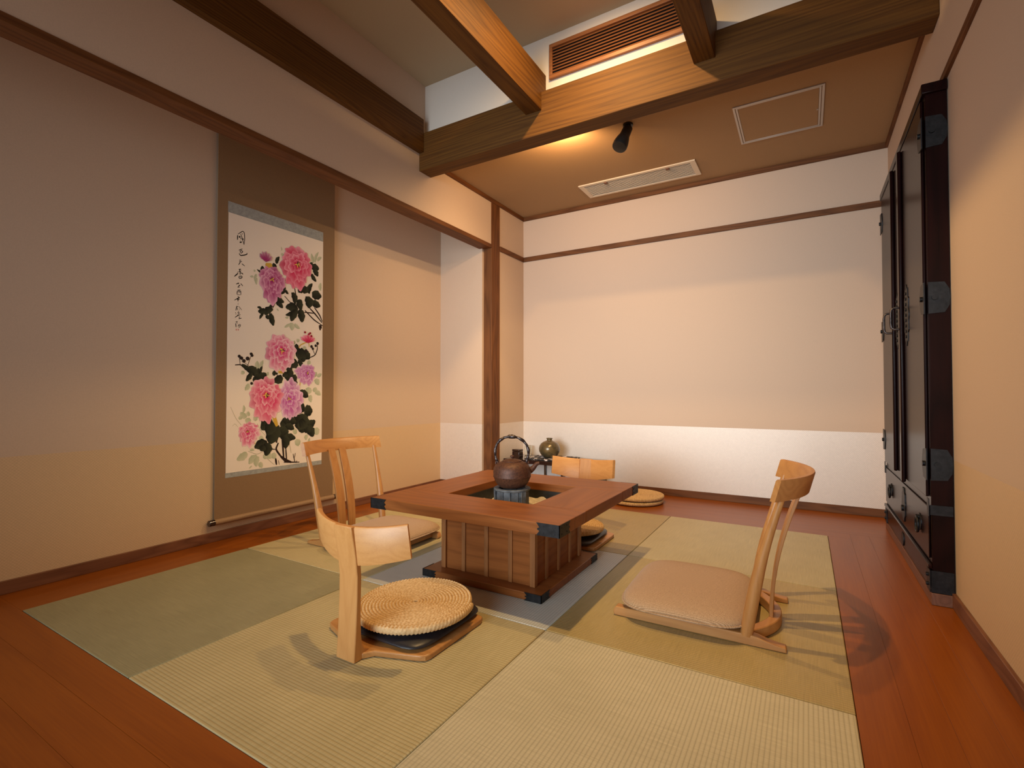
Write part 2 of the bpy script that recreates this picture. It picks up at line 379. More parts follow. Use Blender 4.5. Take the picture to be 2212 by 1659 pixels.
# ------------------------------------------------------------------ hearth table
TH = .351; HX, HY = .4375, .445; HO = .212; TT = .043
t = thing('hearth_table', 'square red brown hearth table with an ash pit and black iron corners', 'table', (1.312, 1.299, 0))
b = B(); z0, z1 = TH-TT, TH
box(b, -HX, HX, -HY, -HO, z0, z1, 0); box(b, -HX, HX, HO, HY, z0, z1, 0)
box(b, -HX, -HO, -HO, HO, z0, z1, 1); box(b, HO, HX, -HO, HO, z0, z1, 1)
finish(b, 'tabletop', ['tableX', 'tableY'], t, bevel=.002)
# base slab
HB = .287
b = B(); box(b, -HB, HB, -HB, HB, 0.0025, .032); finish(b, 'base_slab', 'tableX', t, bevel=.002)
def corner_iron(hx, hy, z0, z1, sx, sy, L):
    """iron angle wrapped round one corner, its ends cut in a notched swallow-tail"""
    bm = B(); th = .0022; h = z1-z0
    prof = [(0, z0), (L, z0), (L-.012, z0+h*.36), (L-.004, z0+h*.44), (L-.004, z0+h*.56), (L-.012, z0+h*.64), (L, z1), (0, z1)]
    prism(bm, prof, lambda a, q, d: (sx*(hx+th-a), sy*(hy+d), q), 0, th)
    prism(bm, prof, lambda a, q, d: (sx*(hx+d), sy*(hy+th-a), q), 0, th)
    for a in (.016, L-.03):
        for q in (z0+h*.25, z0+h*.75):
            cyl(bm, (sx*(hx-a), sy*(hy+th), q), (sx*(hx-a), sy*(hy+th+.0012), q), .0022, 8)
            cyl(bm, (sx*(hx+th), sy*(hy-a), q), (sx*(hx+th+.0012), sy*(hy-a), q), .0022, 8)
    return bm
for sx in (-1, 1):
    for sy in (-1, 1):
        tag(finish(corner_iron(HX, HY, TH-TT, TH, sx, sy, .088), 'corner_bracket', 'iron', t), 'black iron corner on the tabletop')
        tag(finish(corner_iron(HB, HB, .0025, .033, sx, sy, .075), 'base_bracket', 'iron', t), 'black iron corner on the base slab')
# body: four faces of panels and posts
BH = .232
def facexf(k):
    c, s = math.cos(k*PI/2), math.sin(k*PI/2)
    return lambda a, q, d: (c*a - s*(-(BH+d)), s*a + c*(-(BH+d)), q)
zb0, zb1 = .032, TH-TT
for k in range(4):
    f = facexf(k); b = B()
    prism(b, [(-BH+.01, zb0), (BH-.01, zb0), (BH-.01, zb1), (-BH+.01, zb1)], f, -.022, -.010)
    finish(b, 'body_panel', 'tableX' if k % 2 == 0 else 'tableY', t)
    for a in (-.116, 0., .116):
        b = B(); prism(b, [(a-.0095, zb0), (a+.0095, zb0), (a+.0095, zb1), (a-.0095, zb1)], f, -.012, -.004)
        finish(b, 'panel_slat', 'liteZ', t, bevel=.001)
for sx in (-1, 1):
    for sy in (-1, 1):
        b = B(); box(b, min(sx*BH, sx*(BH-.0235)), max(sx*BH, sx*(BH-.0235)), min(sy*BH, sy*(BH-.0235)), max(sy*BH, sy*(BH-.0235)), zb0, zb1)
        finish(b, 'corner_post', 'liteZ', t, bevel=.0015)
# pit liner
b = B(); li = HO-.004
for q in ((-li-.006,-li, -li,li), (li,li+.006,-li,li), (-li-.006,li+.006,-li-.006,-li), (-li-.006,li+.006,li,li+.006)): box(b, *q, .21, TH-.034)
tag(finish(b, 'pit_liner', 'liner', t), 'black lining of the ash pit')
b = B(); g = 36
vs = [[None]*(g+1) for _ in range(g+1)]
rnd = random.Random(4)
for i in range(g+1):
    for j in range(g+1):
        x = -li+.001+(2*li-.002)*i/g; y = -li+.001+(2*li-.002)*j/g
        r = math.hypot(x, y)
        u = min(1., max(0., (max(abs(x), abs(y), r*.9)-.100)/.035)); u = u*u*(3-2*u); z = .2545 + u*(.019 + .010*math.sin(x*31+1)*math.cos(y*27) + .006*math.sin(x*70+y*53) + .004*rnd.random())
        vs[i][j] = b.verts.new((x, y, z))
for i in range(g):
    for j in range(g): b.faces.new((vs[i][j], vs[i+1][j], vs[i+1][j+1], vs[i][j+1]))
lo = [[b.verts.new((sx*(li-.001), sy*(li-.001), .215)) for sy in (-1, 1)] for sx in (-1, 1)]
b.faces.new((lo[0][0], lo[0][1], lo[1][1], lo[1][0]))
for e in ((0, range(g+1), None), (g, range(g+1), None)):
    pass
b.faces.new([vs[i][0] for i in range(g+1)] + [lo[1][0], lo[0][0]]); b.faces.new([vs[i][g] for i in range(g, -1, -1)] + [lo[0][1], lo[1][1]])
b.faces.new([vs[0][j] for j in range(g, -1, -1)] + [lo[0][0], lo[0][1]]); b.faces.new([vs[g][j] for j in range(g+1)] + [lo[1][1], lo[1][0]])
bmesh.ops.recalc_face_normals(b, faces=b.faces[:])
o = finish(b, 'hearth_ash', 'ash', smooth=60); o.location = (1.312, 1.299, 0)
tag(o, 'pale uneven ash filling the square pit of the hearth table', 'ash', kind='stuff')

# ------------------------------------------------------------------ kettle stand and kettle
KX, KY = 1.302, 1.300
KA = math.radians(30.7)                       # handle plane and spout point along the picture's right
t = thing('kettle_stand', 'round grey staved stand in the ash under the iron kettle', 'kettle stand', (KX, KY, 0))
b = B(); lathe(b, [(.060,.352),(.080,.352),(.084,.356),(.084,.361),(.079,.364),(.060,.362)], seg=48); lathe(b, [(.060,.362),(.060,.352)], seg=48)
finish(b, 'stand_ring', 'stave', t)
rnd = random.Random(8)
for k in range(13):
    if k == 7: continue
    a = 2*PI*k/13 + .1; w = .017; c, s = math.cos(a), math.sin(a); r0 = .070 + .002*rnd.random(); top = .353
    b = B()
    prism(b, [(-w, .2562), (w, .2562), (w*.96, top), (-w*.96, top)], lambda p, q, d: (c*(r0+d) - s*p, s*(r0+d) + c*p, q), -.004, .004)
    finish(b, 'stave', 'stave', t, bevel=.002)
for a in (-.9, 1.2, 3.3):
    c, s = math.cos(a+KA), math.sin(a+KA)
    b = B(); prism(b, [(-.012, .2562), (.012, .2562), (.015, .353), (-.015, .353)], lambda p, q, d: (c*(.079+d) - s*p, s*(.079+d) + c*p, q), -.003, .004)
    finish(b, 'stand_leg', 'stave', t, bevel=.002)
b = B(); box(b, .055, .098, -.085, -.045, .2562, .272); finish(b, 'stand_foot', 'stave', t, bevel=.004)

t = thing('kettle', 'rusty brown cast iron kettle with a tall loop handle on the hearth table', 'kettle', (KX, KY, .3615), KA)
b = B()
prof = [(0,.003),(.050,.003),(.058,.006),(.069,.018),(.078,.033),(.0835,.047),(.0865,.051),(.0865,.054),(.0855,.058),(.0865,.072),(.084,.088),(.077,.102),(.065,.112),(.050,.118),(.044,.1195),(.044,.117),(0,.117)]
lathe(b, prof, seg=64)
finish(b, 'body', 'kettle', t, smooth=50)
b = B(); lathe(b, [(.044,.119),(.0445,.122),(.036,.1265),(.020,.130),(0,.1315)], seg=40); lathe(b, [(0,.118),(.044,.119)], seg=40)
lid = finish(b, 'lid', 'kettle', t, smooth=50)
b = B(); lathe(b, [(0,.131),(.005,.131),(.004,.134),(.0085,.139),(.0095,.1435),(.006,.147),(0,.148)], seg=16)
finish(b, 'knob', 'kettle', lid, smooth=60)
b = B(); tube(b, [(.070,0,.075),(.085,0,.080),(.098,0,.090),(.105,0,.100),(.113,0,.1085),(.124,0,.111)], [.018,.0145,.0115,.010,.009,.0075], 16)
finish(b, 'spout', 'kettle', t, smooth=60)
for sx in (-1, 1):
    b = B(); tube(b, [(sx*.064,0,.108),(sx*.066,0,.118),(sx*.069,0,.121),(sx*.074,0,.117),(sx*.0745,0,.107)], .0045, 10); finish(b, 'handle_ear', 'kettle', t, smooth=60)
b = B(); pts = []; rad = []
key = [(-.067,.116),(-.072,.128),(-.0775,.150),(-.0775,.172),(-.070,.197),(-.056,.215),(-.036,.227),(-.014,.232),(.008,.231),(.030,.226),(.051,.213),(.066,.195),(.0745,.172),(.075,.152),(.070,.132),(.066,.116)]
for i in range(len(key)-1):
    for q in range(5):
        f = q/5; x = key[i][0]*(1-f)+key[i+1][0]*f; z = key[i][1]*(1-f)+key[i+1][1]*f
        u = len(pts); pts.append((x, .0018*math.sin(u*.9), z)); rad.append(.0064 + .0010*math.sin(u*.55) + (.0022 if 34 < u < 42 else 0))
pts.append((key[-1][0], 0, key[-1][1])); rad.append(.004)
tube(b, pts, rad, 12)
tube(b, [(-.020,.002,.231),(-.010,.009,.235),(.0,.004,.237),(.010,-.006,.233),(.020,.0,.228)], [.003,.0045,.005,.0045,.003], 10)
finish(b, 'handle', 'handle', t, smooth=60)

# ------------------------------------------------------------------ woven round seats
def rope_disc(R, coils):
    bm = B(); pitch = R/coils; seg = 8; rings = []; th = 2*PI*.6; s = 0.; tw = PI/.0062; top = .0255
    while True:
        rho = pitch*th/(2*PI)
        if rho > R - pitch*.5: break
        edge = min(1., max(0., (rho - (R - 2.1*pitch))/(.5*pitch)))
        rx = pitch*.60; rz = .0070 + .0050*edge
        c, sn = math.cos(th), math.sin(th); ring = []
        zz = top - rz - .004*(1-(rho/R)**2) + .0015*edge
        for k in range(seg):
            ph = 2*PI*k/seg
            m = .80 + .26*abs(math.cos(ph - s*tw*.5))
            ring.append(bm.verts.new(((rho + rx*m*math.cos(ph))*c, (rho + rx*m*math.cos(ph))*sn, zz + rz*m*math.sin(ph))))
        rings.append(ring)
        ds = .0024; th += ds/max(rho, .012); s += ds
    for a, q in zip(rings, rings[1:]):
        for k in range(seg): bm.faces.new((a[k], a[(k+1) % seg], q[(k+1) % seg], q[k]))
    bm.faces.new(rings[0][::-1]); bm.faces.new(rings[-1])
    bmesh.ops.recalc_face_normals(bm, faces=bm.faces[:])
    return bm
disc = finish(rope_disc(.203, 18.5), 'round_straw_cushion', 'rush', smooth=70)
disc.location = (1.302, .652, .0585); disc.rotation_euler = (math.radians(1.4), math.radians(-1.0), .4)
tag(disc, 'round coiled straw cushion on the nearest chair in front of the table', 'cushion', 'round coiled straw cushions')
def disc_copy(loc, rot, lab):
    c = disc.copy(); COL.objects.link(c); c.location = loc; c.rotation_euler = rot; c['label'] = lab; return c
disc_copy((1.330, 1.835, .0585), (math.radians(1.0), math.radians(1.0), 2.1), 'round coiled straw cushion on the far chair behind the hearth table')
disc_copy((1.372, 2.945, .002), (0, 0, 1.0), 'lower round straw cushion of the stacked pair on the floor by the back wall')
disc_copy((1.380, 2.950, .0315), (0, 0, 3.0), 'upper round straw cushion of the stacked pair on the floor by the back wall')

# ------------------------------------------------------------------ T back floor chairs
def make_tchair(label, loc, rz):
    t = thing('floor_chair', label, 'chair', loc, rz, 'light wood legless chairs with a T shaped back')
    b = B()
    prism(b, [(-.040,.030),(.040,.030),(.060,.060),(.192,.106),(.209,.116),(.215,.134),(.215,.395),(.209,.413),(.192,.420),(-.192,.420),(-.209,.413),(-.215,.395),(-.215,.134),(-.209,.116),(-.192,.106),(-.060,.060)], lambda a, q, d: (a, q, d), .003, .021)
    finish(b, 'seat_board', 'cherryX', t, bevel=.004, seg=3)
    out = [(0,.0025),(.004,.06),(.007,.12),(.0095,.19),(.010,.25),(.004,.30),(-.003,.34),(-.010,.375),(-.015,.402)]
    inn = [(.005,.402),(.010,.375),(.017,.34),(.023,.30),(.0275,.25),(.0265,.19),(.026,.12),(.028,.075),(.032,.05),(.040,.034),(.058,.026),(.058,.0025)]
    b = B(); prism(b, out + inn, lambda a, q, d: (d, a, q), -.0385, .0385)
    finish(b, 'back_post', 'oakZ', t, bevel=.003, seg=2)
    for sgn in (-1, 1):
        b = B(); n = 14; R = .37; hc = .197; rings = []
        for i in range(n+1):
            s = .0375/hc + (1-.0375/hc)*i/n; al = math.asin(hc*s/R)
            nx, ny = math.sin(al), -math.cos(al)           # outward (away from the sitter)
            zt, zb = .400 + .016*s*s, .281 + .034*s**1.5
            ring = []
            for z, ly in ((zb, .000), (zt-.004, -.0125), (zt, -.0105)):
                ring.append((z, ly))
            cx, cy = R*math.sin(al), R*(1-math.cos(al))
            def pt(off, z, ly): return b.verts.new((sgn*(cx + nx*off), cy + ny*off + ly + .006, z))
            rings.append([pt(.0, zb, .004), pt(.0, zb+.004, .003), pt(.0, zt-.005, -.0120), pt(-.004, zt, -.0125), pt(-.013, zt, -.0125), pt(-.017, zt-.004, -.012), pt(-.017, zb, .004)])
        fs = []
        for a, q in zip(rings, rings[1:]):
            for k in range(7): fs.append(b.faces.new((a[k], a[(k+1) % 7], q[(k+1) % 7], q[k])))
        fs += [b.faces.new(rings[0][::-1]), b.faces.new(rings[-1])]
        bmesh.ops.recalc_face_normals(b, faces=fs)
        finish(b, 'backrest', 'oakX', t, smooth=50)
    return t
ca = make_tchair('light wood T back floor chair nearest the viewer, holding a round straw cushion', (1.283, .367, 0), 0.)
cd = copy_tree(ca); cd.location = (1.335, 2.105, 0); cd.rotation_euler = (0, 0, PI)
cd['label'] = 'light wood T back floor chair behind the hearth table, near the corner table'
def black_pad(loc, rz, lab):
    b = B(); pillow(b, .190, .180, .032, 0, n=6.); o = finish(b, 'flat_cushion', 'pad', smooth=60); o.location = loc; o.rotation_euler = (0, 0, rz)
    return tag(o, lab, 'cushion', 'flat black seat pads')
pd = black_pad((1.290, .640, .0215), 0, 'flat black seat pad under the straw cushion on the nearest chair')
p2 = pd.copy(); COL.objects.link(p2); p2.location = (1.330, 1.832, .0215); p2['label'] = 'flat black seat pad under the straw cushion on the far chair behind the table'

# ------------------------------------------------------------------ spindle back floor chairs
def make_schair(label, loc, rz):
    t = thing('floor_chair', label, 'chair', loc, rz, 'legless chairs with turned back posts')
    for sy in (-1, 1):
        b = B()
        prism(b, [(.266,.0025),(.272,.012),(.268,.026),(.262,.034),(-.165,.036),(-.190,.0335),(-.215,.026),(-.240,.021),(-.268,.018),(-.270,.0025)], lambda a, q, d: (a, sy*.205+d, q), -.016, .016)
        finish(b, 'side_rail', 'cherryX', t, bevel=.003)
    b = B(); box(b, .20, .235, -.189, .189, .008, .030); finish(b, 'front_rail', 'cherryY', t, bevel=.003)
    b = B(); n = 18; cs = []
    for i in range(n+1):
        s = -1 + 2*i/n; x = -.152 - .085*(1-s*s); tx_ = Vector((.17*s/.189, 1, 0)).normalized()
        cs.append(((x, s*.189, .021), Vector((tx_.y, -tx_.x, 0)), (0,0,1)))
    sweep_box(b, cs, .016, .017); finish(b, 'rear_rail', 'cherryY', t, bevel=.003)
    for sy in (-1, 1):
        b = B(); p0 = Vector((-.158, sy*.207, .030)); p1 = Vector((-.262, sy*.232, .478)); path = []; rad = []
        for i in range(13):
            f = i/12; p = p0.lerp(p1, f); p.x -= .010*math.sin(PI*f)*-1
            path.append(p); rad.append(.0185 + .0025*math.sin(PI*min(1, f*1.6)) - .0085*f**1.3)
        tube(b, path, rad, 18); finish(b, 'back_post', 'cherryZ', t, smooth=60)
    for sy in (-1, 1):
        b = B(); cs = []
        for i in range(11):
            f = i/10; x = -.222 - .092*f**1.25 + .014*math.sin(PI*f); z = .030 + .446*f
            d = Vector((-.092*1.25*max(f, .02)**.25 + .014*PI*math.cos(PI*f), 0, .446)).normalized()
            cs.append(((x, sy*(.033+.004*f), z), (0,1,0), Vector((d.z, 0, -d.x))))
        sweep_box(b, cs, [.022+.004*math.sin(PI*i/10) for i in range(11)], .006); finish(b, 'back_slat', 'cherryZ', t, bevel=.002)
    b = B(); n = 24; R = .43; hc = .268; rings = []
    for i in range(n+1):
        s = -1+2*i/n; al = math.asin(hc*s/R); y = R*math.sin(al); dx = R*(1-math.cos(al))
        nx, ny = math.cos(al), -math.sin(al)        # towards the sitter
        def pt(off, z, lean): return b.verts.new((-.334 + dx + nx*off + lean, y + ny*off, z))
        rings.append([pt(-.009,.466,.004), pt(-.009,.528,-.013), pt(-.006,.533,-.0145), pt(.006,.533,-.0145), pt(.009,.528,-.013), pt(.009,.466,.004)])
    fs = []
    for a, q in zip(rings, rings[1:]):
        for k in range(6): fs.append(b.faces.new((a[k], a[(k+1) % 6], q[(k+1) % 6], q[k])))
    fs += [b.faces.new(rings[0][::-1]), b.faces.new(rings[-1])]
    bmesh.ops.recalc_face_normals(b, faces=fs); finish(b, 'crest_rail', 'cherryY', t, smooth=50)
    return t
cb = make_schair('spindle back floor chair with a tan seat, in front of the hanging scroll', (.470, 1.268, 0), 0.)
cc = copy_tree(cb); cc.location = (2.128, 1.292, 0); cc.rotation_euler = (0, 0, PI + math.radians(1.0))
cc['label'] = 'spindle back floor chair on the right, between the hearth table and the cabinet'
def seat_cushion(loc, rz, lab):
    t = thing('seat_cushion', lab, 'cushion', loc, rz, 'thick beige woven seat cushions')
    b = B(); seam = pillow(b, .212, .262, .062, 0, n=4.6, edge=.30); finish(b, 'cover', 'cushion', t, smooth=80)
    b = B(); tube(b, seam, .0032, 6, cap=False); finish(b, 'piping', 'cushion', t, smooth=80)
    return t
sc = seat_cushion((2.082, 1.292, .0365), math.radians(1.5), 'thick beige woven cushion with piping on the right hand spindle back chair')
s2 = copy_tree(sc); s2.location = (.540, 1.268, .0365); s2.rotation_euler = (0, 0, 0)
s2['label'] = 'tan woven cushion on the spindle back chair in front of the hanging scroll'

# ------------------------------------------------------------------ corner table and what stands on it
SX0, SX1, SY0, SY1, SZ = .262, 1.050, 2.905, 3.262, .245
t = thing('side_table', 'low dark lacquered table in the back corner behind the kettle', 'table', (0, 0, 0))
bx('tabletop', SX0, SX1, SY0, SY1, SZ-.030, SZ, 'dark', t, bevel=.003)
for x, y in ((.64, SY0+.012), (.64, SY1-.03), (SX0+.012, SY0+.012), (SX0+.012, SY1-.03)): bx('leg', x, x+.018, y, y+.018, .001, SZ-.030, 'dark', t)
bx('end_panel', SX1-.085, SX1-.01, SY0+.012, SY1-.012, .001, SZ-.030, 'dark', t, bevel=.002)
t = thing('tea_canister', 'small square black lacquer canister at the left front of the corner table', 'canister', (.368, 2.962, SZ+.0005))
bx('body', -.034, .034, -.034, .034, 0, .060, 'dark', t, bevel=.003); bx('lid', -.035, .035, -.035, .035, .061, .078, 'dark', t, bevel=.004)
b = B(); g = 20; rnd = random.Random(3)
for i in range(g):
    y = -.145 + .29*i/(g-1)
    tube(b, [(-.185 + .37*q/10, y + .0035*math.sin(q*2.3+i*1.7), .0035 + .0022*math.sin(q*3.1416+i*3.1416)) for q in range(11)], .0052, 6)
for i in range(16):
    x = -.180 + .36*i/15
    tube(b, [(x + .002*math.sin(q*2.1+i), -.150 + .30*q/10, .0040 + .0022*math.cos(q*3.1416+i*3.1416)) for q in range(11)], .0042, 6)
M['matw'] = noisy('black_white_twigs', (.015,.012,.012), (.75,.66,.62), .6, 0, 26., .2)
M['matw'].node_tree.nodes['Color Ramp'].color_ramp.elements[0].position = .52
M['matw'].node_tree.nodes['Color Ramp'].color_ramp.elements[1].position = .60
o = finish(b, 'place_mat', 'matw', smooth=60); o.location = (.640, 3.070, SZ+.003)
tag(o, 'black and white woven twig mat under the bronze green vase', 'place mat')
t = thing('vase', 'round olive and bronze glazed vase with a short neck on the corner table', 'vase', (.606, 3.085, SZ+.0125))
b = B(); lathe(b, [(0,0),(.045,0),(.056,.006),(.074,.025),(.0865,.050),(.089,.070),(.085,.092),(.072,.114),(.052,.129),(.030,.137),(.0235,.140)], seg=56); finish(b, 'body', 'vase', t, smooth=60)
b = B(); lathe(b, [(.0245,.138),(.022,.143),(.0225,.151),(.0265,.156),(.0265,.160),(.020,.161),(.018,.150),(.018,.139)], seg=40); finish(b, 'neck', 'vase', t, smooth=40)
b = B(); lathe(b, [(0,.002),(.030,.0),(.032,.004),(.034,.084),(.0325,.084),(.0305,.008),(0,.008)], seg=32)
o = finish(b, 'glass_tumbler', 'glass', smooth=50); o.location = (.335, 3.205, SZ+.0008); tag(o, 'clear glass tumbler at the back of the corner table, seen through the kettle handle', 'glass')

# ------------------------------------------------------------------ cabinet
CY0, CY1, CZ = 1.760, 2.962, 1.968
t = thing('cabinet', 'tall dark red lacquered cabinet with black iron fittings along the right wall', 'cabinet', (0, 0, 0))
xb = XR-.002
bx('carcass', XC, xb, CY0, CY1, .046, 1.945, 'lacZ', t, bevel=.002)
bx('cornice', XC-.012, xb, CY0-.012, CY1+.012, 1.930, CZ, 'lacY', t, bevel=.003)
tag(bx('plinth', XC-.004, xb, CY0-.004, CY1+.02, .001, .045, 'kick', t, bevel=.001), 'plain brown plinth board')
ym = 2.362
def door(y0, y1, bar, hz):
    d = bx('door', XC-.010, XC-.001, y0+.002, y1-.002, .398, 1.922, 'lacZ', t, bevel=.002)
    b = B(); b2 = B()
    box(b, XC-.026, XC-.010, bar-.022, bar+.022, .385 if bar < ym else .405, 1.915)
    finish(b, 'door_bar', 'lacZ', d, bevel=.006, seg=3)
    # pierced oval plate
    yc = bar - .105 if bar < ym else bar - .085; pts = []
    for k in range(48):
        a = 2*PI*k/48; r = 1 + .10*math.cos(12*a); pts.append((yc + .052*r*math.cos(a), hz + .125*r*math.sin(a)))
    prism(b2, pts, lambda a, q, d_: (d_, a, q), XC-.013, XC-.010)
    for q in range(-4, 5): lathe(b2, [(0, 0)], seg=3) if False else tube(b2, [(XC-.013, yc, hz+q*.024), (XC-.017, yc, hz+q*.024)], .007, 8)
    finish(b2, 'lock_plate', 'iron', d)
    b3 = B(); tube(b3, [(XC-.026, bar, hz-.050),(XC-.044, bar, hz-.050),(XC-.054, bar, hz-.042),(XC-.056, bar, hz-.025),(XC-.056, bar, hz+.025),(XC-.054, bar, hz+.042),(XC-.044, bar, hz+.050),(XC-.026, bar, hz+.050)], .0055, 10)
    finish(b3, 'door_handle', 'handle', d, smooth=60)
    return d
d1 = door(CY0+.03, ym, 2.245, 1.140); d2 = door(ym, CY1-.03, 2.475, 1.145)
for dd, y0, sgn in ((d1, CY0, 1), (d2, CY1, -1)):
    for z in (1.785, 1.152, .524):
        b = B(); hh = .060
        pts = [(0, -hh), (.058, -hh*.9), (.072, -hh*.4), (.078, 0), (.072, hh*.4), (.058, hh*.9), (0, hh)]
        prism(b, pts, lambda a, q, d_: (d_, y0 + sgn*a, z+q), XC-.0135, XC-.010)
        cyl(b, (XC-.013, y0+sgn*.028, z), (XC-.021, y0+sgn*.028, z), .010, 12)
        prism(b, [(0, -hh), (.048, -hh*.95), (.062, -hh*.5), (.064, 0), (.062, hh*.5), (.048, hh*.95), (0, hh)], lambda a, q, d_: (XC+a, y0 - sgn*d_, z+q), 0, .0025)
        cyl(b, (XC+.018, y0-sgn*.002, z), (XC+.018, y0-sgn*.010, z), .009, 12)
        finish(b, 'hinge', 'iron', t)
dr = bx('drawer', XC-.006, XC-.001, CY0+.02, CY1-.02, .168, .362, 'lacY', t, bevel=.002)
for y in (1.945, 2.715):
    b = B()
    lathe(b, [(0,0),(.034,0),(.034,.003),(.0,.004)], seg=28)
    for v in b.verts: v.co = Vector((XC-.006-v.co.z, y+v.co.x, .270+v.co.y))
    tube(b, [(XC-.016, y+.026*math.cos(a), .258+.030*math.sin(a)) for a in [2*PI*k/24 for k in range(25)]], .005, 8, cap=False)
    cyl(b, (XC-.006, y, .288), (XC-.020, y, .288), .009, 12)
    finish(b, 'ring_pull', 'iron', dr, smooth=50)
b = B(); pts = []
for k in range(40):
    a = 2*PI*k/40; r = 1 + .07*math.cos(10*a); pts.append((2.318 + .044*r*math.cos(a), .268 + .078*r*math.sin(a)))
prism(b, pts, lambda a, q, d_: (d_, a, q), XC-.010, XC-.006); cyl(b, (XC-.009, 2.318, .25), (XC-.018, 2.318, .25), .014, 14)
finish(b, 'lock_plate', 'iron', dr)
tag(bx('moulding', XC-.012, XC, CY0-.004, CY1, .134, .152, 'lacY', t, bevel=.004), 'rounded moulding between the two drawers')
dr = bx('drawer', XC-.005, XC-.001, CY0+.02, CY1-.02, .056, .128, 'lacY', t, bevel=.002)
b = B(); prism(b, [(2.368+.03*math.cos(2*PI*k/24), .094+.034*math.sin(2*PI*k/24)) for k in range(24)], lambda a, q, d_: (d_, a, q), XC-.009, XC-.005); finish(b, 'lock_plate', 'iron', dr)
for y0, sgn in ((CY0, 1), (CY1, -1)):
    b = B()
    prism(b, [(0,.047),(.060,.047),(.052,.09),(.060,.128),(0,.128)], lambda a, q, d_: (d_, y0 + sgn*a, q), XC-.008, XC-.0055)
    prism(b, [(-.004,.047),(.062,.047),(.062,.128),(-.004,.128)], lambda a, q, d_: (XC+a, y0 - sgn*d_, q), 0, .0025)
    for q in (.07, .105): cyl(b, (XC-.008, y0+sgn*.03, q), (XC-.015, y0+sgn*.03, q), .007, 10)
    finish(b, 'corner_fitting', 'iron', t)
    b = B(); prism(b, [(0,.330),(.030,.330),(.030,.395),(0,.395)], lambda a, q, d_: (d_, y0 + sgn*a, q), XC-.0085, XC-.006); prism(b, [(-.004,.335),(.062,.335),(.062,.372),(-.004,.372)], lambda a, q, d_: (XC+a, y0 - sgn*d_, q), 0, .002)
    finish(b, 'edge_fitting', 'iron', t)

# ------------------------------------------------------------------ ceiling fittings
t = thing('air_vent', 'long cream slatted air vent in the brown lower ceiling near the back wall', 'vent', (1.388, 3.010, ZC))
b = B(); X, Y = .432, .128
for q in ((-X,X,-Y,-Y+.030), (-X,X,Y-.026,Y), (-X,-X+.036,-Y+.03,Y-.026), (X-.036,X,-Y+.03,Y-.026)): box(b, *q, -.010, -.0005)
finish(b, 'frame', 'vent', t, bevel=.002)
bx('back_plate', -X+.03, X-.03, -Y+.025, Y-.022, -.0015, -.0005, 'voidm', t)
for k in range(11):
    y = -Y+.046 + (2*Y-.092)*k/10
    b = B(); box(b, -X+.034, X-.034, y-.0034, y+.0034, -.0085, -.0065); finish(b, 'slat', 'vent', t, smooth=0)
for x in (-.22, .24): bx('catch', x-.012, x+.012, -Y+.022, -Y+.050, -.015, -.009, 'kick', t)
t = thing('access_hatch', 'square ceiling hatch with a thin metal frame in the lower ceiling', 'hatch', (2.340, 2.590, ZC))
b = B(); X, Y = .222, .235
for r, w, z in ((0, .012, -.006), (.015, .010, -.005)):
    x, y = X-r, Y-r
    for q in ((-x,x,-y,-y+w), (-x,x,y-w,y), (-x,-x+w,-y+w,y-w), (x-w,x,-y+w,y-w)): box(b, *q, z, -.0005)
finish(b, 'frame', 'alu', t, bevel=.001)
bx('panel', -X+.026, X-.026, -Y+.026, Y-.026, -.004, -.0005, 'ceil', t)
b = B(); cyl(b, (X-.030, .02, -.004), (X-.030, .02, -.007), .005, 10); finish(b, 'latch', 'alu', t)
# spotlight
t = thing('spotlight', 'small black spotlight hanging from the lower ceiling just behind the main beam', 'spotlight', (1.560, 2.222, ZC))
dv = Vector((-.22, -.42, -.88)).normalized(); A0 = Vector((0, 0, -.024))
b = B(); lathe(b, [(0,-.0005),(.030,-.0005),(.030,-.012),(.012,-.016),(.010,-.034),(0,-.034)], seg=24); finish(b, 'mount', 'black', t, smooth=40)
b = B(); tube(b, [A0 - dv*.012, A0, A0 + dv*.050, A0 + dv*.066, A0 + dv*.080, A0 + dv*.120, A0 + dv*.142, A0 + dv*.152, A0 + dv*.155], [.016,.028,.030,.031,.036,.044,.045,.042,.034], 28); finish(b, 'lamp_head', 'black', t, smooth=40)
t = thing('smoke_detector', 'round cream smoke detector on the raised ceiling at the top edge of the picture', 'smoke detector', (.726, 1.246, ZU))
b = B(); lathe(b, [(0,-.0005),(.052,-.0005),(.054,-.014),(.050,-.018),(0,-.018)], seg=36); finish(b, 'base', 'smoke', t, smooth=40)
b = B(); lathe(b, [(0,-.018),(.036,-.018),(.036,-.034),(.030,-.042),(0,-.043)], seg=36); finish(b, 'sensor_head', 'smoke', t, smooth=40)
# wooden grille on the riser
t = thing('ventilation_grille', 'slatted brown wooden grille in the white wall above the main beam', 'grille', (1.625, YRISE, 2.720))
X, Z = .432, .102
b = B()
for q in ((-X,X,-Z,-Z+.022), (-X,X,Z-.022,Z), (-X,-X+.020,-Z+.022,Z-.022), (X-.020,X,-Z+.022,Z-.022)): box(b, q[0], q[1], -.018, -.0005, q[2], q[3])
finish(b, 'frame', 'grille', t, bevel=.002)
bx('back_plate', -X+.015, X-.015, -.003, -.001, -Z+.015, Z-.015, 'voidm', t)
for k in range(9):
    z = -Z+.030 + (2*Z-.060)*k/8
    b = B(); prism(b, [(-.016, z-.006), (-.013, z-.0075), (-.004, z+.004), (-.007, z+.0055)], lambda a, q, d: (d, a, q), -X+.020, X-.020); finish(b, 'slat', 'grille', t, smooth=0)

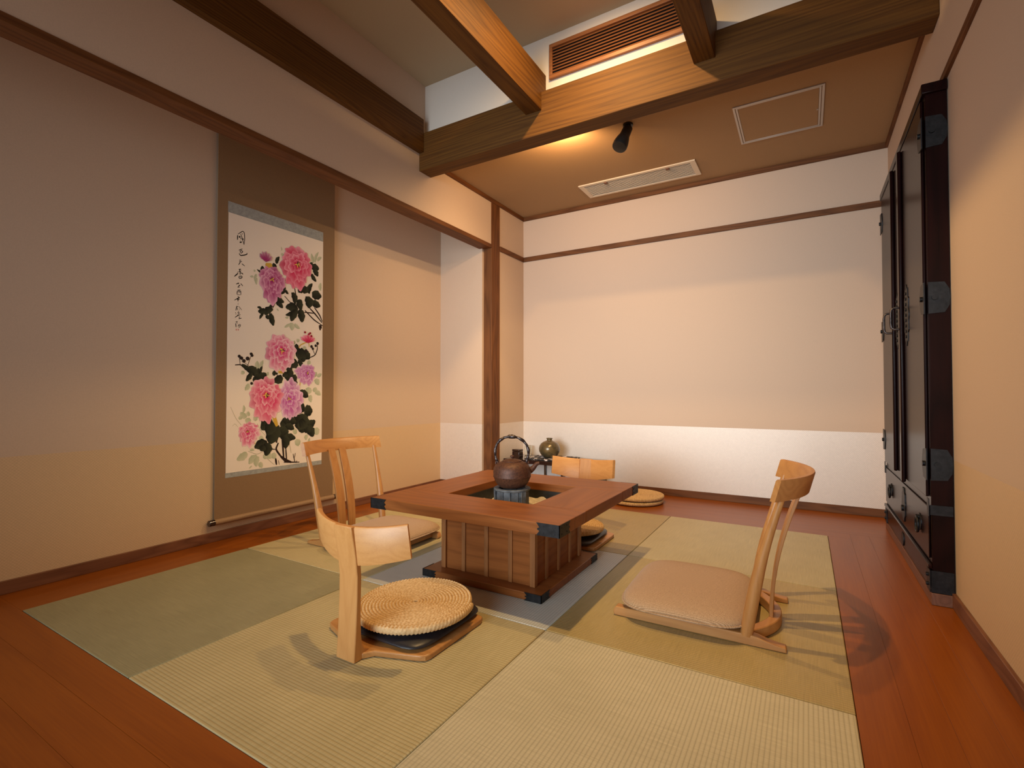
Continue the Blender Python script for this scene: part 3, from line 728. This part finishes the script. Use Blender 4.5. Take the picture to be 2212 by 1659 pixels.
# ------------------------------------------------------------------ hanging scroll
t = thing('hanging_scroll', 'tall hanging scroll painted with pink peonies and black ink writing on the alcove wall', 'scroll', (0, 0, 0))
SXP = -.2505
bx('mounting', -.2545, -.2512, .812, 1.578, .112, 2.270, 'scroll', t, bevel=0)
tag(bx('brocade_strip', -.2512, SXP+.0002, .868, 1.487, 1.785, 1.846, 'border', t, bevel=0), 'grey brocade strip above the painting')
tag(bx('brocade_strip', -.2512, SXP+.0002, .868, 1.487, .331, .357, 'border', t, bevel=0), 'grey brocade strip below the painting')
pp = bx('paper_sheet', -.2512, SXP, .870, 1.487, .357, 1.785, 'rice', t, bevel=0)
b = B(); cyl(b, (-.247, .812, .104), (-.247, 1.578, .104), .0155, 24); finish(b, 'roller', 'roller', t, smooth=50)
for y0, y1 in ((.782, .812), (1.578, 1.604)):
    b = B(); cyl(b, (-.247, y0, .104), (-.247, y1, .104), .0165, 24); tag(finish(b, 'roller_knob', 'dark', t, smooth=50, bevel=.002), 'dark red roller knob')
b = B(); cyl(b, (-.258, .812, 2.272), (-.258, 1.578, 2.272), .006, 12); finish(b, 'top_rod', 'roller', t, smooth=50)

class Paint:
    """layers of brush marks in one mesh; pigments sit in a colour attribute"""
    def __init__(s): s.bm = B(); s.cl = s.bm.loops.layers.float_color.new('pigment'); s.n = 0
    def lay(s): s.n += 1; return SXP + .0001 + s.n*.0000045
    def poly(s, pts, cols):
        x = s.lay(); vs = [s.bm.verts.new((x, .870 + p[0]*1e-4, .357 + p[1]*1e-4)) for p in pts]
        return vs
    def fan(s, grid, cols):
        x = s.lay(); V = [[s.bm.verts.new((x, .870 + p[0]*1e-4, .357 + p[1]*1e-4)) for p in row] for row in grid]
        for i in range(len(V)-1):
            for j in range(len(V[0])-1):
                q = ((i,j),(i+1,j),(i+1,j+1),(i,j+1)); f = s.bm.faces.new([V[a][c] for a, c in q])
                for l, (a, c) in zip(f.loops, q): l[s.cl] = (*cols[a][c], 1)
    def leaf(s, a, c, w, ca, cb, rnd):
        ax, ay, bx_, by = a[0], a[1], c[0], c[1]; dx, dy = bx_-ax, by-ay; L = math.hypot(dx, dy) or 1; nx, ny = -dy/L, dx/L
        G, K = [], []; n = 9; bend = (rnd.random()-.5)*.25*L
        for i in range(n):
            f = i/(n-1); hw = .5*w*(math.sin(PI*min(.97, .10+f*.88))**.7)*(1+.10*math.sin(f*17+ax)); off = bend*math.sin(PI*f); row, cr = [], []
            for j in range(5):
                g = j/2-1; row.append((ax+dx*f+nx*(hw*g+off), ay+dy*f+ny*(hw*g+off)))
                k = max(0., min(1., .5+.45*g+.25*(rnd.random()-.5))); cr.append(tuple(ca[q]*(1-k)+cb[q]*k for q in range(3)))
            G.append(row); K.append(cr)
        s.fan(G, K)
    def stroke(s, pts, w, col, taper=True):
        P = [Vector((p[0], p[1])) for p in pts]; Q = []
        for i in range(len(P)-1):
            for k in range(5): Q.append(P[i].lerp(P[i+1], k/5))
        Q.append(P[-1])
        for _ in range(2): Q = [Q[0]] + [(Q[i-1]+2*Q[i]+Q[i+1])/4 for i in range(1, len(Q)-1)] + [Q[-1]]
        G = []; n = len(Q)
        for i, p in enumerate(Q):
            d = Q[min(i+1, n-1)]-Q[max(i-1, 0)]; d = d.normalized() if d.length > 0 else Vector((1,0)); nn = Vector((-d.y, d.x))
            f = i/(n-1); hw = .5*w*(1. if not taper else (.55+.6*math.sin(PI*(.12+.8*f))*(1-.25*f)))
            G.append([(p+nn*hw)[:], (p-nn*hw)[:]])
        s.fan(G, [[col, col]]*n)
    def dot(s, p, r, col):
        G = [[(p[0]+r*q*math.cos(a), p[1]+r*q*math.sin(a)) for q in (.02, 1.)] for a in [2*PI*k/10 for k in range(11)]]
        s.fan(G, [[col, col]]*11)
    def petal(s, cx, cy, ang, r0, r1, half, deep, pale, rnd, ell):
        G, K = [], []; n, m = 7, 11; ph = rnd.random()*6; lift = .40+.6*rnd.random(); fl = .05+.05*rnd.random()
        for i in range(n):
            f = i/(n-1); row, cr = [], []
            for j in range(m):
                g = 2*j/(m-1)-1; hw = half*(.25+.75*math.sin(min(1., f*1.15)*PI/2)); a = ang + hw*g
                rr = r0+(r1-r0)*f*(1.04-.30*abs(g)**2.6*f + fl*f*math.sin(g*7+ph)); ex, ey = ell(a)
                row.append((cx+rr*ex*math.cos(a), cy+rr*ey*math.sin(a)))
                k = max(0., min(1., f**3.0*lift + .25*abs(g)**3*f + .14*(rnd.random()-.5)))
                cr.append(tuple(deep[q]*(1-k)+pale[q]*k for q in range(3)))
            G.append(row); K.append(cr)
        s.fan(G, K)
    def build(s, name, parent, mat): return finish(s.bm, name, mat, parent, smooth=0)
mp_, ntp, bp = newmat('pigment', (1,1,1), .85, spec=.2)
va = N(ntp, 'ShaderNodeVertexColor'); va.layer_name = 'pigment'; ntp.links.new(va.outputs['Color'], bp.inputs['Base Color'])
M['pig'] = mp_
PD=dict(flowers=[(4290,12350,1160,930,1000,1450,'r'),(2600,11090,780,780,730,1410,'m'),(3270,6930,1070,1010,1030,1310,'p'),(5080,5620,890,520,590,790,'v'),(3780,4010,660,920,1140,1280,'v'),(2280,4240,1020,1140,960,1630,'r2'),(1200,2170,500,710,540,920,'p')],
buds=[(2180,12300,230,300,'m'),(5060,7770,310,270,'r')],
dark=[[2850,12090,3040,12550,190],[2780,11760,2660,12080,230],[2040,11390,1650,11480,110],[2080,11400,1970,11750,220],[5120,12340,5350,12730,240],[5290,12450,5860,12430,390],[5470,12340,5780,11920,310],[5290,11970,5650,11550,240],[3600,11150,3520,11310,160],[3180,10350,3490,10620,190],[3490,10620,3670,10400,150],[3350,10630,3480,10770,120],[5090,10690,5360,11380,260],[4910,11100,4750,10630,390],[4330,10700,4830,10870,290],[5350,10730,5830,10970,260],[5350,10620,6060,10670,490],[5350,10210,5980,10000,400],[5010,10490,5140,9760,520],[4620,11200,4790,10900,170],[3960,10560,4130,9870,330],[4340,9530,3500,9590,460],[4220,9520,3500,9090,250],[4260,9490,3860,8780,370],[4460,10210,4550,9560,380],[4510,9590,4640,8800,420],[2840,10010,3300,9490,300],[2870,10060,3380,9850,270],[2720,10030,2580,9620,230],[2650,9530,2430,9430,150],[2620,9390,2140,8940,340],[2180,9220,1750,9050,290],[2070,9000,1840,8640,130],[2510,9060,2700,8350,300],[2250,8920,2400,8700,220],[1960,9250,1690,9310,130],[4280,7040,4250,7410,260],[4540,7120,4280,6640,460],[4740,6960,5210,6530,470],[4940,6800,4220,6750,680],[4680,6550,4810,6330,330],[4290,6360,3850,5990,520],[4420,6420,4620,6000,260],[3910,5990,3660,5650,380],[3850,5770,3860,4980,510],[3660,5530,3330,5380,290],[3910,5430,4270,5100,350],[3300,5360,2790,5010,430],[2760,5390,2810,5700,200],[2930,5450,2960,5590,120],[810,5950,1290,5500,210],[1180,5810,1670,5360,430],[1400,5510,1080,5030,240],[1560,5360,2290,5220,450],[1730,5150,1460,5090,340],[1810,5470,1780,5790,230],[1950,5580,2030,5910,140],[2060,5370,2290,5490,290],[4500,4420,5130,4130,400],[4560,4530,4760,4300,330],[4380,3160,4770,3720,590],[4840,3200,5450,3240,610],[4580,2920,4070,2770,330],[4510,3040,4790,1880,870],[4850,2340,4390,2480,610],[5050,2320,5660,2590,410],[5120,2260,5530,1590,470],[4980,2270,5260,1850,410],[4980,2560,4590,2180,540],[3880,2610,3200,2480,570],[3440,2750,4260,2540,560],[3570,2410,4140,2150,340],[3090,2160,3760,1950,610],[3460,1690,4240,1580,370],[3450,1800,3590,1010,440],[2730,2670,1990,2280,650],[2910,2500,2570,1380,780],[2790,2610,2390,1930,600],[2390,1450,1610,1250,470],[2330,1450,2340,700,470],[2160,1310,2000,1010,350]],
pale=[[5420,12710,5280,13280,240],[5550,12780,5810,13510,200],[5730,12930,6040,13240,220],[3230,12640,3230,12810,220],[3190,12950,3150,13180,80],[1620,11200,1550,10740,180],[1450,11030,1240,10980,130],[1660,10970,1630,10590,160],[1510,11310,1480,11440,120],[5970,11030,6010,11540,250],[3900,8680,3950,8210,370],[3820,8590,3430,8330,180],[4110,8630,4480,8380,240],[3700,8970,3460,8940,140],[2920,9400,3030,9270,90],[1780,5730,1720,6210,280],[1950,5790,2080,6260,220],[970,5440,810,5590,240],[1240,4880,1030,4510,270],[2350,5380,2410,5600,170],[5630,5250,5920,4900,390],[5560,5420,5730,5720,280],[5770,5430,6120,5620,250],[5230,4710,5100,4300,480],[5570,4710,5710,4420,350],[5640,4420,6060,4240,320],[5300,4240,5340,3770,310],[4280,7550,4470,7690,220],[4090,7370,4120,7600,160],[5080,6400,5280,6240,300],[4930,7270,4740,7080,270],[940,3270,960,3680,160],[1100,2960,780,3280,330],[680,2920,890,3070,210],[1260,3050,1210,3320,220],[1370,2740,1050,2860,330],[1590,2780,1750,3030,280],[5660,2110,5880,1690,500],[5050,1740,4990,1400,270],[4080,1930,4330,2080,380],[4210,1290,4600,1380,450],[1180,980,610,640,430],[1780,760,1290,350,390],[1830,710,1730,140,340],[1950,370,2090,40,280],[1460,230,1300,90,80],[1880,1710,2160,1740,340],[1340,1120,1610,1100,160],[2750,820,2930,480,350],[2460,850,2630,510,340],[2170,780,2400,540,230],[5260,1500,5190,1210,170]],
stems=[[[[4080,10910],[4250,10180]],80],[[[3410,10250],[3810,9890],[4340,9900]],60],[[[2840,9800],[2650,9390]],70],[[[5180,9770],[5630,9420],[6120,8950]],120],[[[4840,9570],[5500,9060],[6170,8760]],100],[[[5530,9860],[5940,9420],[6140,9030]],110],[[[4800,9450],[5620,9490]],90],[[[5940,8780],[5990,8440]],180],[[[6030,8820],[6080,8560]],120],[[[3000,2330],[2980,1400]],180],[[[3330,1870],[3470,300]],150],[[[3590,1010],[3660,170]],110],[[[3100,1390],[2920,1020],[3280,550],[3590,180]],140],[[[2510,1390],[2570,1060],[2920,1020]],80],[[[3280,550],[3590,290],[3970,130]],220],[[[2930,480],[2990,90]],150],[[[4220,100],[4090,630]],70],[[[4190,390],[4250,670]],50],[[[3110,350],[3170,70]],40],[[[3470,190],[4540,70]],100],[[[440,5910],[750,5950],[970,5800],[1290,5660]],80],[[[730,5950],[670,6410]],40],[[[1130,5810],[1390,6610]],40],[[[1290,5660],[1230,5920],[800,6160]],30],[[[5140,6580],[5620,6790],[5790,7220],[5790,7570]],80],[[[5620,6790],[5340,7360]],50],[[[5140,6640],[4940,7030]],40],[[[4290,40],[4350,200]],50]],
pstems=[[[[1230,1080],[1780,820],[2280,1030]],40],[[[2340,600],[2580,350],[2870,100]],40],[[[3830,1270],[3960,700]],50],[[[1760,2610],[1990,2170],[2270,1890]],30],[[[840,2560],[530,2930],[220,3600]],30],[[[640,2470],[480,2680],[330,2530]],20]],
yellow=[[[[3050,5620],[3420,5610]],150],[[[2780,3050],[2870,2720],[3000,2380]],220],[[[4560,5220],[4760,5110]],200],[[[4560,5130],[4530,4930],[4500,4700]],50],[[[1390,1640],[1660,1460]],50],[[[5000,7590],[4540,7380],[4410,7170]],60],[[[5130,7570],[5170,7280]],40],[[[2350,12010],[2410,11700]],410]],
dots=[[670,6410],[800,6310],[940,6160],[1150,6310],[1360,6580],[1410,6500],[5340,7330],[5440,7200],[5650,7410],[5790,7570],[4940,7030],[1400,4910],[4270,5010],[4210,4900],[4470,4500]],rdots=[[4850,8190],[5230,8170],[5320,8000],[5130,8100]],
ink=[[[[510,13150],[500,12880]],40],[[[530,13210],[810,13470],[900,13360],[920,13010],[870,12690]],30],[[[580,13090],[670,13070]],70],[[[700,13030],[700,12970]],40],[[[680,13260],[800,12960],[880,12710]],30],[[[770,13310],[770,13270]],40],[[[830,13040],[780,12950]],50],[[[630,12770],[750,12830]],50],[[[660,12880],[680,12880]],30],[[[590,12320],[790,12450]],30],[[[640,12240],[730,12350],[820,12300],[720,12180],[650,12250]],30],[[[610,12150],[680,12040],[890,12120],[1060,12210],[1050,12280]],40],[[[620,11770],[720,11790]],30],[[[620,11690],[770,11730]],30],[[[680,11680],[580,11500]],30],[[[760,11610],[940,11510]],30],[[[600,11240],[720,11290]],40],[[[630,11250],[680,11120],[670,10970]],40],[[[500,11060],[750,11210]],20],[[[560,11030],[350,10800]],40],[[[730,11090],[850,11030]],40],[[[590,10820],[640,10740],[770,10800],[790,10910],[630,10880],[590,10820]],30],[[[620,10810],[730,10850]],20],[[[460,10400],[620,10500]],30],[[[560,10500],[600,10430]],30],[[[710,10480],[840,10360]],30],[[[730,10470],[750,10450]],30],[[[680,10400],[550,10250]],30],[[[550,10230],[670,10260]],20],[[[600,10360],[660,10340]],20],[[[530,10080],[700,10140]],20],[[[520,10020],[510,9830]],30],[[[520,10020],[720,10080],[730,9850]],30],[[[610,10080],[590,9920]],10],[[[660,10080],[670,9970],[630,9960]],20],[[[520,9820],[720,9850]],20],[[[560,9720],[650,9680]],40],[[[370,9490],[560,9630],[670,9690]],30],[[[500,9570],[670,9600]],30],[[[570,9650],[570,9460]],40],[[[590,9390],[580,9240]],10],[[[470,9130],[600,9170]],20],[[[520,9200],[450,8930]],30],[[[540,9090],[530,8950]],20],[[[620,9190],[790,9000]],20],[[[650,9060],[660,9040]],30],[[[630,9000],[650,8980]],20],[[[430,8820],[450,8800]],40],[[[450,8750],[470,8730]],40],[[[410,8540],[600,8690],[720,8740]],30],[[[630,8930],[550,8790],[680,8850],[550,8680]],20],[[[620,8590],[700,8620]],20],[[[620,8500],[780,8550]],30],[[[640,8590],[660,8520]],20],[[[440,8280],[550,8350],[510,8240],[560,8210]],20],[[[450,8220],[480,8000]],30],[[[610,8160],[720,8200],[720,8060],[620,8050]],20],[[[620,8180],[590,8050]],20],[[[610,8110],[710,8130]],20],[[[650,8060],[650,7980]],20]],
seal=[[[[490,7920],[490,7820]],40],[[[470,7890],[520,7900]],20],[[[470,7850],[520,7850]],20],[[[580,7930],[580,7830]],20],[[[620,7930],[620,7840]],30],[[[570,7880],[630,7890]],10]])

PAL = {'r': ((.60,.004,.085),(.93,.42,.56)), 'r2': ((.64,.006,.13),(.95,.62,.72)), 'p': ((.64,.010,.18),(.95,.70,.78)), 'm': ((.34,.015,.16),(.82,.44,.64)), 'v': ((.46,.06,.36),(.88,.66,.84))}
P = Paint(); rnd = random.Random(11)
GP, GP2 = (.42,.47,.33), (.60,.60,.46); DK, DK2 = (.010,.011,.009), (.045,.050,.030)
for pts, w in PD['pstems']: P.stroke(pts, w, (.52,.48,.38))
for q in PD['pale']: P.leaf(q[:2], q[2:4], q[4], GP, GP2, rnd)
for pts, w in PD['stems']: P.stroke(pts, w*.75, (.030,.016,.013))
for q in PD['dark']: P.leaf(q[:2], q[2:4], q[4]*1.22, DK, DK2, rnd)
for p in PD['dots']: P.dot(p, 80+40*rnd.random(), (.03,.02,.02))
for pts, w in PD['yellow']: P.stroke(pts, w, (.62,.40,.06))
order = [6, 3, 4, 5, 2, 1, 0]
for i in order:
    cx, cy, l, r, u, d, pal = PD['flowers'][i]; deep, pale = PAL[pal]
    def ell(a, l=l, r=r, u=u, d=d): return ((r if math.cos(a) > 0 else l), (u if math.sin(a) > 0 else d))
    for cnt, rad, half, j0 in ((9, 1.0, .50, 0.), (8, .80, .50, .3), (7, .56, .52, .1), (5, .34, .66, .5)):
        for k in range(cnt):
            a = 2*PI*k/cnt + j0 + .25*(rnd.random()-.5)
            if k % 3 == 2 and rad > .9: cdeep = tuple(x*.8 for x in deep)
            else: cdeep = deep
            P.petal(cx, cy, a, .10*rad, rad*(.86+.22*rnd.random()), half, cdeep, pale, rnd, ell)
    sc_ = min(l, r, u, d)
    for k in range(14):
        a = rnd.random()*2*PI; q = .10+.16*rnd.random()
        P.stroke([(cx+.03*sc_*math.cos(a), cy+.03*sc_*math.sin(a)), (cx+q*sc_*math.cos(a), cy+q*sc_*math.sin(a))], .055*sc_, (.80,.52,.10) if k % 3 else (.06,.03,.02))
for cx, cy, rx, ry, pal in PD['buds']:
    deep, pale = PAL[pal]
    if pal == 'm': pale = (.72,.45,.55)
    for k in range(5):
        a = PI/2 + (k-2)*.42; P.petal(cx, cy-ry, a, .05, 2.0, .30, deep, pale, rnd, lambda a_, rx=rx, ry=ry: (rx, ry))
for p in PD['rdots']: P.dot(p, 70, (.30,.01,.03))
P.build('painted_peonies', pp, 'pig')
# ten brush characters, each its own part
CH = [9, 3, 4, 7, 7, 6, 5, 6, 7, 6]
k0 = 0; CUT = []
for n_ in CH: CUT.append(PD['ink'][k0:k0+n_]); k0 += n_
CUT[-1] += PD['ink'][k0:]
for q in CUT:
    P = Paint()
    for pts, w in q: P.stroke(pts, w*1.35, (.010,.008,.008))
    P.build('ink_character', pp, 'pig')
P = Paint()
for pts, w in PD['seal']: P.stroke(pts, w, (.62,.16,.15), False)
P.build('red_seal', pp, 'pig')

# ------------------------------------------------------------------ light
def light(name, kind, loc, energy, color, **kw):
    l = bpy.data.lights.new(name, kind); l.energy = energy; l.color = color
    for k, v in kw.items(): setattr(l, k, v)
    o = bpy.data.objects.new(name, l); COL.objects.link(o); o.location = loc; return o
def aim(o, target): o.rotation_euler = (Vector(target)-o.location).to_track_quat('-Z', 'Y').to_euler()
WARM = (1., .64, .27)
def tilt(o, deg): o.rotation_euler = (math.radians(deg), 0, 0)
l = light('coffer_lamp', 'SPOT', (1.57, .66, 2.855), 140, WARM, spot_size=math.radians(117), spot_blend=1., shadow_soft_size=.028); tilt(l, 25)
l = light('coffer_lamp_pair', 'SPOT', (1.55, 1.34, 2.855), 66, WARM, spot_size=math.radians(160), spot_blend=1., shadow_soft_size=.028); tilt(l, 17)
l = light('beam_back_lamp', 'SPOT', (1.22, 2.025, 2.312), 27, (1., .60, .27), shadow_soft_size=.02, spot_size=math.radians(178), spot_blend=.7); aim(l, (.75, 3.2, 2.0))
l = light('spot_beam', 'SPOT', tuple(Vector((1.560, 2.222, ZC)) + A0 + dv*.162), 75, (1., .70, .38), spot_size=math.radians(100), spot_blend=1., shadow_soft_size=.02); aim(l, (0., 2.1, .75))
l = light('window_fill', 'AREA', ((WX0+WX1)/2, YF+.03, (WZ0+WZ1)/2), 29, (.84,.94,1.), shape='RECTANGLE', size=WX1-WX0, size_y=WZ1-WZ0, spread=math.radians(62)); aim(l, ((WX0+WX1)/2, 5, (WZ0+WZ1)/2-.1))  # cool fill light added at the unseen window
wd = bpy.data.worlds.new('World'); scene.world = wd; wd.use_nodes = True
wd.node_tree.nodes['Background'].inputs['Color'].default_value = (.5,.5,.5,1); wd.node_tree.nodes['Background'].inputs['Strength'].default_value = .02

# ------------------------------------------------------------------ camera
cam = bpy.data.cameras.new('Camera'); co = bpy.data.objects.new('Camera', cam); COL.objects.link(co)
yaw, pitch, roll = .5366, .0195, .0002
co.location = (2.458033, -.644575, .789935)
co.rotation_euler = (Matrix.Rotation(yaw, 4, 'Z') @ Matrix.Rotation(PI/2+pitch, 4, 'X') @ Matrix.Rotation(roll, 4, 'Z')).to_euler()
cam.sensor_width = 36.; cam.lens = 36.*1065.8754/2212; cam.clip_start = .02
scene.camera = co
vs_ = scene.view_settings
scene.display_settings.display_device = 'sRGB'
vs_.view_transform = 'Standard'; vs_.look = 'None'; vs_.exposure = .04; vs_.gamma = 1.; vs_.use_curve_mapping = False
